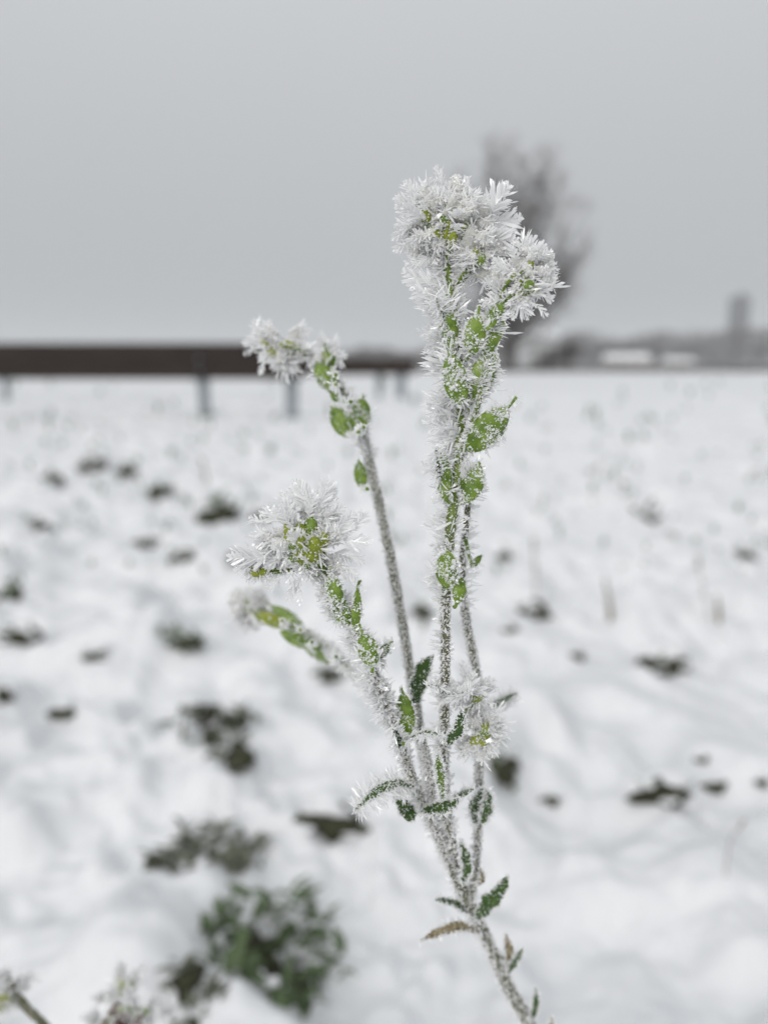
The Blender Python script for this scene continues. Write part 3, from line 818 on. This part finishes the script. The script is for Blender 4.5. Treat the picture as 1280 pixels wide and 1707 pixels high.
# ------------------------------------------------------------------ the frosted plant
g0 = P(878, 1700, 32)
bx, by = g0[0] + 0.035, g0[1] + 0.02
plant = empty('frosted_plant', (bx, by, float(ground(np.array(bx), np.array(by)))), 'tall branching weed stalk covered in white hoar frost, in sharp focus', 'plant')
WIND = (-1.0, -0.15, 0.25)
def PP(nodes): return np.array([P(*n) if len(n) == 3 else np.array(n[1]) for n in nodes])
rs = np.random.default_rng(3)
class Stem:
    def __init__(s, nodes, rpx, seed, mat='stem'):
        Wn = PP(nodes); dk = np.clip((Wn - CAM) @ FW / FOCUS, 1.0, 1.7)
        C, R = spline(Wn, np.array(rpx) * 0.84 * PX * dk, 5 * PX)
        s.C = C; s.R = R
        s.mb = MB(); s.V, s.T = tube(C, R, 9, rs, 0.05)
        s.mb.add(s.V, s.T)
        s.obj = s.mb.build('stem', M[mat], plant)
        s.f = Frost(seed)
        s.pods = MB()
    def coat(s, n_long, L, W, wind=WIND, gain=1.2, grains=0, gs=3.0, y0=None, y1=None, spread=0.4, bare=0.0):
        """frost along the whole stem or between two heights (photo rows)"""
        def msk(p, N):
            q = p - CAM; dep = q @ FW; py = 853.5 - F * (q @ UP) / dep
            k = np.ones(len(p), bool)
            if y0 is not None: k &= py > y0
            if y1 is not None: k &= py < y1
            if bare: k &= ~((N @ FW < -0.45) & (s.f.rng.random(len(p)) < bare))
            return k
        s.f.fuzz(s.V, s.T, n_long, L, W, wind, gain, spread, mask=msk)
        if grains: s.f.grains(s.V, s.T, grains, gs, mask=msk)
    def plumes(s, n, L, y0, y1, dirx, spread=0.4):
        q = s.C - CAM; py = 853.5 - F * (q @ UP) / (q @ FW)
        idx = np.nonzero((py > y0) & (py < y1))[0]
        for k in s.f.rng.choice(idx, n):
            d = np.array([dirx, -0.25, 0.12]) + spread * s.f.rng.normal(size=3)
            s.f.feather(s.C[k] + unit(d) * s.R[k] * 0.8, d, L * s.f.rng.uniform(0.5, 1.15), np.cross(unit(d), -FW) + 0.6 * s.f.rng.normal(size=3), barbs=7)
    def pod(s, base, a, b, wpx, mm, thick=0.5, frost=1.0, beak=14, fl=16, mat='pod', roll=None):
        """pedicel from base to a, seed pod from a to b (photo points)"""
        dk = 1 + mm * 0.001 / FOCUS; wpx = wpx * dk; beak = beak * dk; fl = fl * dk
        A, B = P(a[0], a[1], mm), P(b[0], b[1], mm + rs.uniform(-1, 1))
        d = B - A; Lp = np.linalg.norm(d)
        up = np.array([rs.uniform(-0.5, 0.5) if roll is None else roll, -1, rs.uniform(-0.2, 0.3)])
        ax = frame_from(d, up)
        mb = MB()
        V, T = blob((A + B) / 2, ax, (Lp / 2, wpx * PX / 2, wpx * PX * thick / 2), rs, 0.02, 16, 12, 0.12)
        mb.add(V, T)
        ped = MB()
        if base is not None:
            Cp, Rp = spline([P(base[0], base[1], mm * 0.5), (P(base[0], base[1], mm * 0.5) + A) / 2 + np.array([0, 0, -1.5 * PX]), A + d * 0.06], [3.6 * PX, 3 * PX, 3.4 * PX], 4 * PX)
            ped.add(*tube(Cp, Rp, 6)); mb.add(*ped.VT())
        if beak:
            Cb, Rb = spline([B - d * 0.04, B + unit(d) * beak * PX * 0.5, B + (unit(d) + 0.15 * rs.normal(size=3)) * beak * PX], [3 * PX, 2.2 * PX, 2.8 * PX], 4 * PX)
            mb.add(*tube(Cb, Rb, 6))
        mb.build('seed_pod', M[mat], s.obj)
        VV, TT = mb.VT()
        c0 = (A + B) / 2
        ph = rs.uniform(0, 6, 3)
        def patchy(p, N):
            q = (p - c0) / (22 * PX)
            f = np.sin(q[:, 0] * 2.3 + ph[0]) + np.sin(q[:, 2] * 2.7 + ph[1] + q[:, 0]) + np.sin(q[:, 0] * 5 + q[:, 2] * 4 + ph[2])
            edge = 1 - np.abs(N[:, 1])
            return f + 3.0 * edge ** 2 + rs.normal(size=len(p)) * 0.5 > 1.5 - 1.6 * frost
        area = Lp / PX * wpx
        s.f.grains(VV, TT, area * 0.42 * frost, 2.6, mask=patchy); s.f.grains(VV, TT, area * 0.10 * frost, 5.0, mask=patchy); s.f.grains(VV, TT, area * 0.04, 2.2)
        s.f.fuzz(VV, TT, area * 0.17 * frost, fl, 3.2, None, spread=0.35, mask=lambda p, N: (np.abs(N[:, 1]) < 0.75) & patchy(p, N))
    def leaf(s, pts, wpx, mm, mat='leaf', frost=1.0, fl=14, face=None):
        dk = 1 + mm * 0.001 / FOCUS; wpx = wpx * dk; fl = fl * dk
        C, _ = spline(np.array([P(q[0], q[1], mm + (q[2] if len(q) > 2 else 0)) for q in pts]), np.ones(len(pts)), 4 * PX)
        n = len(C); tg = unit(np.gradient(C, axis=0))
        up = np.array([0.25, -0.75, 0.6]) if face is None else np.array(face, float)
        side = unit(np.cross(tg, up)); nrm = np.cross(side, tg)
        t = np.linspace(0, 1, n)
        w = wpx * PX / 2 * (np.sin(np.pi * np.clip(0.1 + 0.9 * t, 0, 1)) ** 0.75 + 0.05)
        rows = []
        for k, qv in enumerate((-1, -0.5, 0, 0.5, 1)):
            rows.append(C + side * (w * qv)[:, None] + nrm * (w * 0.30 * abs(qv))[:, None])
        ww = 1 + 0.10 * np.sin(t * 17 + rs.uniform(0, 6)) + 0.06 * rs.normal(size=n)
        rows = [C + (r_ - C) * ww[:, None] for r_ in rows]
        th = 1.6 * PX
        top = np.stack(rows, 1); bot = top - nrm[:, None, :] * th
        V = np.concatenate([top.reshape(-1, 3), bot.reshape(-1, 3)])
        Q = []
        o = n * 5
        for i in range(n - 1):
            for k in range(4):
                a = i * 5 + k
                Q.append((a, a + 1, a + 6, a + 5)); Q.append((o + a + 5, o + a + 6, o + a + 1, o + a))
            Q.append((i * 5, i * 5 + 5, o + i * 5 + 5, o + i * 5)); Q.append((o + i * 5 + 4, o + i * 5 + 9, i * 5 + 9, i * 5 + 4))
        mb = MB(); mb.add(V, quads_to_tris(np.array(Q)))
        mb.build('leaf', M[mat], s.obj)
        VV, TT = mb.VT()
        L = len(C) * 4
        edge_p = np.concatenate([rows[0], rows[4]]); edge_d = np.concatenate([-side, side])
        m = int(L * 0.9 * frost)
        if m > 0:
            idx = s.f.rng.choice(len(edge_p), m)
            s.f.mb.add(*needles(edge_p[idx] + s.f.rng.normal(size=(m, 3)) * PX, edge_d[idx] + 0.35 * s.f.rng.normal(size=(m, 3)),
                                fl * PX * s.f.rng.uniform(0.4, 1.2, m), 3.0 * PX * s.f.rng.uniform(0.7, 1.3, m), s.f.rng))
            s.f.grains(VV, TT, L * wpx * (0.02 + 0.05 * frost), 2.8)
            rim = edge_p[s.f.rng.choice(len(edge_p), int(L * 2.2))]; mr = len(rim)
            s.f.mb.add(*needles(rim + s.f.rng.normal(size=(mr, 3)) * 1.2 * PX, s.f.rng.normal(size=(mr, 3)) + np.array([0, -0.3, 0.3]), 4.5 * PX * s.f.rng.uniform(0.5, 1.3, mr), 3.2 * PX * s.f.rng.uniform(0.6, 1.3, mr), s.f.rng, 0.8))
    def done(s): s.f.build(s.obj, M['frost'])

class Head:
    """a flower head: pedicels + buds + frosted petals + plumes of ice"""
    def __init__(s, c, rx, ry, mm, seed, buds, petals, plumes, plume_len, hairs=900, stem_end=None, parent=None, depth=0.75, plume_dirs=(), bud_r=9, hair_len=22, petal_r=17, bud_mat='bud'):
        rng = np.random.default_rng(seed)
        parent = plant if parent is None else parent
        C0 = P(c[0], c[1], mm)
        sc_ = np.linalg.norm(C0 - CAM) / np.linalg.norm(P(c[0], c[1], 0) - CAM)
        px = PX * sc_
        E = np.stack([RT * rx * px, UP * ry * px, -FW * depth * 0.5 * (rx + ry) * px])
        ped = MB()
        SE = P(*stem_end) if stem_end is not None else C0 - UP * ry * px
        bl = []
        for k in range(buds):
            v = unit(rng.normal(size=3)) * rng.uniform(0.1, 0.55); v[1] -= 0.12; v[2] = abs(v[2]) * 0.9 + 0.30
            b = C0 + v @ E
            bl.append(b)
            Cp, Rp = spline([SE, (SE + b) / 2 + rng.normal(size=3) * 4 * px, b], [3.6 * px, 3 * px, 3 * px], 6 * px)
            ped.add(*tube(Cp, Rp, 6))
        s.obj = ped.build('flower_head', M['stem_green'], parent)
        f = Frost(seed + 500); f.k = sc_
        f.fuzz(*ped.VT(), hairs * 0.5, hair_len * 0.7, 3.2, None, spread=0.5)
        for b in bl:
            mb = MB()
            d = unit(b - SE + 0.4 * np.linalg.norm(b - SE) * rng.normal(size=3))
            r = bud_r * px * rng.uniform(0.55, 1.0)
            mb.add(*blob(b, frame_from(d, rng.normal(size=3)), (r * 1.35, r, r * 0.9), rng, 0.05, 10, 8, 0.1))
            mb.build('bud', M[bud_mat] if rng.random() < 0.7 else M['pod'], s.obj)
            V, T = mb.VT()
            f.grains(V, T, 90, 3.0, mask=lambda p, N: (N @ FW > -0.55) | (rng.random(len(p)) < 0.5))
            f.fuzz(V, T, 40, hair_len, 3.6, None, spread=0.4, mask=lambda p, N: N @ FW > -0.45)
        for k in range(petals):
            v = unit(rng.normal(size=3) * np.array([1, 1, 0.8])) * rng.uniform(0.45, 0.9)
            p = C0 + v @ E
            d = unit(v @ E)
            mb = MB()
            r = petal_r * px * rng.uniform(0.7, 1.25)
            mb.add(*blob(p, frame_from(d + 0.5 * rng.normal(size=3), rng.normal(size=3)), (r, r * 0.75, r * 0.26), rng, 0.09, 12, 8))
            mb.build('petal', M['petal'], s.obj)
            V, T = mb.VT()
            f.grains(V, T, 140, 3.4)
            f.fuzz(V, T, 95, hair_len, 3.8, d, 0.8, 0.45)
        for k in range(plumes + len(plume_dirs)):
            if k < plumes:
                v = unit(rng.normal(size=3) * np.array([1, 1, 0.55]))
                p = C0 + (v * rng.uniform(0.5, 0.88)) @ E
                d = v[0] * RT + v[1] * UP - v[2] * FW + 0.3 * rng.normal(size=3)
                L = plume_len * sc_ * rng.uniform(0.5, 1.1)
            else:
                (x, y, tx, ty) = plume_dirs[k - plumes]
                p = P(x, y, mm - rng.uniform(0, 2)); e = P(tx, ty, mm - rng.uniform(-1, 3))
                d = e - p; L = np.linalg.norm(d) / PX
            a = np.cross(unit(d), -FW) + 0.35 * rng.normal(size=3)
            f.feather(p, d, L, a, barbs=max(6, L / 3.4))
        f.build(s.obj, M['frost'])

below = np.array([bx, by, float(ground(np.array(bx), np.array(by))) - 0.02])
g1 = P(960, 1880, 60); bx, by = g1[0] + 0.03, g1[1] + 0.012
below = np.array([bx, by, float(ground(np.array(bx), np.array(by))) - 0.02])
plant.location = (bx, by, below[2] + 0.02)
midp = g1 * 0.5 + below * 0.5 + np.array([0.004, 0, 0])
S0 = Stem([('w', below), ('w', midp), (960, 1880, 60), (915, 1780, 55), (878, 1700, 50), (845, 1640, 44), (812, 1568, 37), (790, 1520, 31), (768, 1478, 26), (745, 1430, 22)], [13, 13, 13, 12.5, 12, 12, 11.5, 11, 10.5, 8], 1)
S0.coat(12000, 14, 2.6, gain=0.7, grains=13000, gs=2.6, y1=1800)
S0.leaf([(797, 1530), (812, 1505, -2), (830, 1485, -4), (846, 1460, -6)], 27, 30, frost=0.25, fl=7)
S0.leaf([(796, 1532), (770, 1514, -2), (748, 1504, -3), (725, 1500, -4)], 17, 31, frost=0.5, fl=10, face=(0.2, -0.3, 1))
S0.leaf([(800, 1552), (768, 1545, -2), (738, 1552, -4), (700, 1568, -6)], 16, 33, mat='dry', frost=0.8, fl=10, face=(0.1, -0.5, 0.9))
S0.leaf([(846, 1622), (856, 1604, -1), (872, 1580, -3)], 13, 41, frost=0.3, fl=7)
S0.leaf([(846, 1616), (848, 1592, -1), (842, 1556, -2)], 17, 41, mat='dry', frost=0.25, fl=7)
S0.leaf([(884, 1702), (890, 1680, -2), (893, 1645, -4)], 14, 49, frost=0.2, fl=6)
S0.leaf([(818, 1590), (814, 1570, -1), (810, 1550, -2)], 12, 37, mat='dry', frost=0.6, fl=8)
S0.leaf([(912, 1740), (915, 1715, -2), (921, 1694, -3)], 13, 50, mat='dry', frost=0.3, fl=6)
S0.leaf([(838, 1622), (838, 1604, -1), (835, 1588, -2)], 10, 41, frost=0.3, fl=6)
S0.done()

S1 = Stem([(764, 1478, 26), (752, 1400, 20), (742, 1330, 15), (740, 1240, 9), (742, 1100, 3), (743, 1000, 1), (749, 900, 0), (757, 820, 0), (766, 740, 0), (765, 640, 1), (758, 540, 2), (747, 460, 3), (737, 395, 4)],
          [9, 9, 9, 9, 9, 9, 10, 11, 10, 10, 10, 8, 6], 2, 'stem_main')
S1.plumes(46, 58, 480, 800, -1)
S1.plumes(14, 34, 800, 1000, -1)
S1.plumes(10, 30, 500, 860, 1)
S1.coat(3600, 20, 3.2, gain=0.5, grains=4200, gs=3.0, y0=1000)
S1.coat(5200, 34, 3.8, gain=0.9, grains=3600, gs=3.2, y0=740, y1=1000, bare=0.75)
S1.coat(9000, 46, 4.2, gain=1.5, grains=4200, gs=3.4, y1=780, bare=0.7)
S1.pod((768, 750), (782, 748), (842, 684), 52, -2, frost=0.85, beak=26, fl=20, roll=0.1)
S1.pod((778, 690), (783, 668), (822, 590), 46, -1, frost=1.0, beak=10, fl=26)
S1.pod((770, 620), (768, 672), (750, 596), 44, -3, frost=1.0, fl=24)
S1.pod((786, 620), (806, 595), (838, 520), 30, -2, frost=0.35, beak=8, fl=26, roll=0.4)
S1.pod((775, 600), (786, 588), (796, 528), 38, -3, frost=1.1, fl=18)
S1.pod((760, 600), (752, 578), (744, 504), 34, -2, frost=1.1, fl=26)
S1.pod((752, 838), (742, 832), (738, 758), 28, -2, frost=0.55, beak=8, fl=20)
S1.pod((762, 840), (775, 836), (796, 778), 40, -1, frost=1.1, beak=8, fl=20)
S1.pod((748, 982), (744, 978), (746, 922), 38, -2, frost=0.8, beak=4, fl=14)
S1.pod((757, 1012), (762, 1004), (769, 966), 24, -2, frost=0.25, beak=3, fl=12)
S1.pod((765, 660), (790, 640), (806, 604), 30, 2, frost=0.8, fl=20)
S1.leaf([(742, 815), (732, 790, -3), (726, 745, -5)], 9, 0, frost=1.4, fl=26)
S1.leaf([(755, 560), (738, 530, -3), (726, 495, -5)], 9, 0, frost=1.4, fl=26)
S1.leaf([(745, 1240), (762, 1215, -3), (770, 1180, -5)], 20, 6, frost=0.35, fl=8)
S1.leaf([(744, 1160), (765, 1158, -2), (785, 1153, -3)], 11, 5, frost=5, fl=20, face=(0, -0.3, 1))
S1.leaf([(742, 1150), (728, 1145, -2), (712, 1142, -3)], 9, 4, frost=1.8, fl=16, face=(0, -0.3, 1))
S1.done()

S1b = Stem([(768, 752, -1), (786, 706, -2), (799, 664, -2), (806, 610, -2), (812, 555, -2), (824, 505, -2), (846, 472, -3), (862, 455, -3)], [5.5, 5.5, 5.5, 5.5, 6, 6, 5.5, 5], 4, 'stem_green')
S1b.coat(1500, 15, 3.0, (1, 0, 0.1), 0.9, grains=700, gs=2.8, y0=560)
S1b.coat(1500, 26, 3.6, (1, 0, 0.1), 0.8, grains=700, gs=3.0, y1=560)
S1b.pod(None, (812, 548), (838, 498), 24, -4, frost=0.45, beak=5, fl=18)
S1b.done()

S2 = Stem([(786, 1500, 28), (795, 1420, 26), (798, 1330, 24), (800, 1250, 20), (799, 1170, 20), (792, 1110, 20), (778, 1040, 18), (770, 960, 14), (776, 880, 9), (784, 810, 5)], [7, 7, 7, 7, 7.5, 8, 8, 7, 6, 5], 5)
S2.coat(4200, 9, 2.4, gain=0.3, grains=5200, gs=2.6, y0=1000)
S2.coat(1800, 26, 3.4, (1, 0, 0.1), 0.8, grains=1800, gs=3.0, y1=1010)
S2.leaf([(797, 1372), (792, 1345, -2), (803, 1312, -4)], 26, 23, frost=0.9, fl=10)
S2.leaf([(802, 1372), (810, 1348, -2), (812, 1314, -4)], 20, 23, frost=0.8, fl=10)
S2.leaf([(812, 1180), (835, 1172, 0), (862, 1156, 0)], 16, 32, frost=4, fl=18, face=(0, -0.3, 1))
S2.leaf([(798, 1475), (802, 1465, -1), (801, 1448, -2)], 11, 26, mat='dry', frost=0.1)
S2.pod((776, 900), (786, 945), (800, 928), 12, 10, frost=1.2, beak=3, fl=12)
S2.done()

S3 = Stem([(752, 1440, 23), (725, 1350, 20), (708, 1270, 20), (694, 1180, 23), (676, 1070, 27), (655, 950, 31), (632, 840, 34), (612, 752, 36), (598, 705, 37), (574, 655, 38), (545, 612, 39), (505, 585, 40), (470, 572, 40)],
          [7, 7.5, 8, 8.5, 9, 9, 9, 8.5, 8, 7, 6.5, 6, 5], 6)
S3.coat(7000, 8, 2.4, gain=0.4, grains=7500, gs=2.6, y0=690)
S3.coat(3000, 24, 4, None, grains=1500, gs=3.4, y1=760)
S3.pod((612, 815), (604, 812), (598, 772), 24, 34, frost=0.3, beak=6, fl=10)
S3.pod((598, 720), (582, 726), (556, 682), 36, 35, frost=0.6, beak=8, fl=14)
S3.pod((606, 712), (594, 718), (604, 668), 38, 34, frost=0.9, beak=8, fl=14)
S3.pod((560, 640), (556, 648), (530, 608), 34, 36, frost=0.5, beak=6, fl=18)
S3.pod((560, 625), (554, 614), (546, 590), 22, 37, frost=0.4, beak=16, fl=26)
S3.pod((585, 670), (568, 668), (552, 655), 16, 36, frost=0.6, fl=16)
S3.leaf([(604, 735), (611, 715, 0), (617, 695, 0)], 6, 35, frost=0.4, fl=8)
S3.leaf([(692, 1172), (696, 1140, -3), (706, 1112, -5), (722, 1092, -7)], 27, 20, frost=0.25, fl=7)
S3.done()

S4 = Stem([(748, 1435, 22), (715, 1360, 17), (688, 1300, 13), (662, 1225, 9), (637, 1160, 5), (610, 1085, 3), (582, 1030, 2), (550, 975, 1), (528, 930, 0)], [8, 9, 9, 9, 9, 8.5, 8, 7.5, 6], 7)
S4.plumes(26, 34, 950, 1120, -0.6, 0.7)
S4.coat(3000, 16, 2.8, gain=0.4, grains=4200, gs=2.8, y0=1180)
S4.coat(5200, 30, 3.4, gain=0.8, grains=2800, gs=3.2, y1=1200)
S4.pod((620, 1120), (622, 1108), (606, 1060), 36, -1, frost=0.8, beak=22, fl=16)
S4.pod((580, 1030), (580, 1040), (548, 985), 38, 0, frost=1.1, fl=22)
S4.pod((600, 1060), (592, 1050), (596, 985), 18, -1, frost=1.0, beak=18, fl=18)
S4.pod((560, 1000), (562, 1010), (552, 960), 30, -2, frost=0.9, fl=18)
S4.pod((640, 1110), (628, 1096), (648, 1075), 18, 2, frost=1.3, beak=8, fl=16)
S4.pod((672, 1240), (680, 1222), (672, 1160), 32, 8, frost=0.7, beak=12, fl=10)
S4.leaf([(690, 1312), (660, 1308, -1), (628, 1322, -3), (592, 1350, -5)], 19, 12, frost=3.0, fl=26, face=(0.1, -0.35, 1))
S4.leaf([(692, 1362), (676, 1350, -1), (660, 1330, -2)], 26, 15, frost=0.35, fl=8)
S4.leaf([(702, 1352), (728, 1350, -3), (752, 1344, -5), (766, 1330, -6)], 24, 15, frost=0.7, fl=10, face=(0, -0.5, 0.9))
S4.leaf([(668, 1246), (690, 1230, -2), (715, 1222, -4), (738, 1228, -5)], 12, 6, frost=1.8, fl=14, face=(0, -0.3, 1))
S4.leaf([(752, 1338), (770, 1326, -1), (790, 1314, -2)], 14, 16, frost=0.9, fl=12, face=(0, -0.3, 1))
S4.leaf([(668, 1250), (662, 1232, -2), (655, 1212, -4)], 14, 6, frost=1.6, fl=16)
S4.leaf([(772, 1470), (776, 1440, -1), (766, 1400, -3)], 18, 22, frost=0.9, fl=8)
S4.done()

S5 = Stem([(655, 1215, 12), (622, 1160, 26), (590, 1122, 40), (552, 1088, 52), (510, 1058, 58), (460, 1030, 62), (425, 1012, 64)], [7, 7.5, 8, 8, 8, 7.5, 6], 8, 'stem_green')
S5.coat(2600, 16, 4, None, grains=2200, gs=3.6)
S5.pod((520, 1070), (518, 1078), (470, 1054), 22, 56, frost=0.4, beak=4, fl=10)
S5.pod((560, 1095), (560, 1104), (505, 1070), 28, 54, frost=0.6, fl=12)
S5.pod((500, 1050), (505, 1046), (455, 1012), 22, 60, frost=0.4, fl=10)
S5.pod((470, 1034), (478, 1044), (425, 1022), 22, 60, frost=0.5, fl=10, mat='bud')
S5.done()

S6 = Stem([(738, 1420, 22), (722, 1330, 16), (712, 1270, 12), (706, 1235, 9)], [6, 7, 7, 5], 9)
S6.coat(1500, 10, 2.6, gain=0.4, grains=1800, gs=2.6)
S6.leaf([(738, 1330), (732, 1290, -2), (728, 1250, -3)], 14, 8, mat='pod', frost=0.8, fl=8)
S6.done()

Head((742, 372), 78, 66, 3, 41, 14, 46, 52, 46, hairs=1600, stem_end=(740, 440, 3), petal_r=20,
     plume_dirs=[(800, 372, 851, 304), (792, 380, 873, 360), (800, 395, 868, 402), (805, 410, 862, 420), (770, 340, 778, 290), (720, 335, 718, 292), (700, 350, 652, 330), (700, 370, 655, 378),
                 (735, 480, 668, 452), (730, 500, 682, 478), (725, 430, 672, 440), (740, 540, 706, 504), (790, 350, 800, 322), (745, 330, 752, 300), (690, 340, 690, 306), (812, 360, 846, 330)])
Head((795, 420), 42, 44, 2, 42, 3, 16, 16, 32, hairs=500, stem_end=(760, 480, 3), petal_r=18)
Head((872, 462), 48, 52, -3, 43, 9, 24, 26, 36, hairs=700, stem_end=(832, 505, -3), petal_r=17,
     plume_dirs=[(862, 430, 876, 392), (880, 430, 912, 408), (890, 435, 922, 416), (895, 455, 932, 464), (890, 490, 922, 482), (890, 505, 914, 528), (868, 505, 880, 536), (835, 480, 802, 470), (838, 500, 796, 502), (852, 500, 856, 536)])
Head((468, 578), 52, 34, 40, 44, 8, 12, 14, 34, hairs=600, stem_end=(520, 595, 40), petal_r=15,
     plume_dirs=[(440, 560, 418, 532), (430, 580, 404, 592), (440, 600, 434, 628), (500, 560, 520, 545)])
Head((548, 588), 20, 18, 38, 45, 1, 3, 8, 26, hairs=150, stem_end=(552, 612, 38), petal_r=10)
Head((515, 905), 82, 72, -1, 46, 28, 40, 48, 46, hairs=1500, stem_end=(545, 965, 0), bud_r=14, petal_r=15,
     plume_dirs=[(530, 850, 552, 794), (520, 850, 492, 798), (510, 850, 482, 806), (480, 870, 430, 852), (560, 880, 600, 850), (570, 900, 622, 905), (575, 920, 612, 940), (460, 930, 378, 930), (455, 945, 400, 952), (470, 900, 420, 905),
                 (545, 850, 556, 806), (470, 960, 446, 986), (500, 980, 498, 1010)])
Head((432, 948), 30, 18, 0, 47, 3, 5, 8, 28, hairs=250, stem_end=(490, 950, 0), petal_r=11)
Head((418, 1012), 34, 32, 64, 48, 2, 12, 10, 28, hairs=300, stem_end=(450, 1028, 62), petal_r=15)
Head((800, 1222), 36, 46, 10, 49, 7, 15, 12, 24, hairs=500, stem_end=(770, 1255, 10), petal_r=15, bud_r=10)
Head((785, 1150), 34, 22, 9, 50, 1, 8, 16, 34, hairs=250, stem_end=(770, 1190, 9), petal_r=11, plume_dirs=[(780, 1160, 790, 1118), (800, 1160, 826, 1130)])

# ------------------------------------------------------------------ two more frosted weeds by the camera, low down
def low_weed(label, nodes, heads, seed, leaves=()):
    global plant
    b = np.array(PP(nodes[:1])[0]); gx, gy = b[0] + 0.03, b[1] + 0.02
    gz = float(ground(np.array(gx), np.array(gy)))
    keep = plant
    plant = empty('frosted_weed', (gx, gy, gz), label, 'weed')
    st = Stem([('w', np.array([gx, gy, gz - 0.01]))] + nodes, [9] + [8] * len(nodes), seed)
    st.coat(1500, 12, 3.5, None, grains=1500, gs=3.5)
    for lf in leaves:
        st.leaf(*lf)
    st.done()
    for h in heads:
        Head(*h[0], parent=plant, **h[1])
    plant = keep
low_weed('frosted weed with brownish seed heads at the bottom edge of the picture', [(216, 1830, 100), (215, 1770, 100), (212, 1715, 98), (205, 1670, 95)],
         [(((212, 1684), 82, 46, 95, 71, 50, 12, 5, 16), dict(hairs=1200, stem_end=(212, 1720, 96), bud_r=11, petal_r=9, bud_mat='bud_brown')),
          (((206, 1636), 36, 28, 96, 72, 9, 4, 4, 16), dict(hairs=500, stem_end=(206, 1672, 95), bud_r=8, petal_r=8))], 61)
low_weed('frosted green weed stem leaning in at the bottom corner', [(210, 1850, 90), (150, 1785, 90), (110, 1745, 90), (68, 1702, 90), (35, 1668, 90), (8, 1625, 90)],
         [(((8, 1652), 32, 52, 90, 73, 14, 8, 6, 16), dict(hairs=700, stem_end=(30, 1670, 90), bud_r=9, petal_r=9))], 62)

# ------------------------------------------------------------------ winter haze
def haze():
    m, nt, out = material('winter_haze')
    v = nt.nodes.new('ShaderNodeVolumePrincipled')
    v.inputs['Color'].default_value = (0.80, 0.82, 0.84, 1)
    v.inputs['Density'].default_value = 0.0012
    v.inputs['Anisotropy'].default_value = 0.0
    nt.links.new(v.outputs[0], out.inputs['Volume'])
    mb = MB(); box(mb, (0, 0, 16.5), (1830, 1830, 37))
    tag(mb.build('haze', m, None, False), 'thin grey winter haze over the whole field', kind='stuff')
haze()
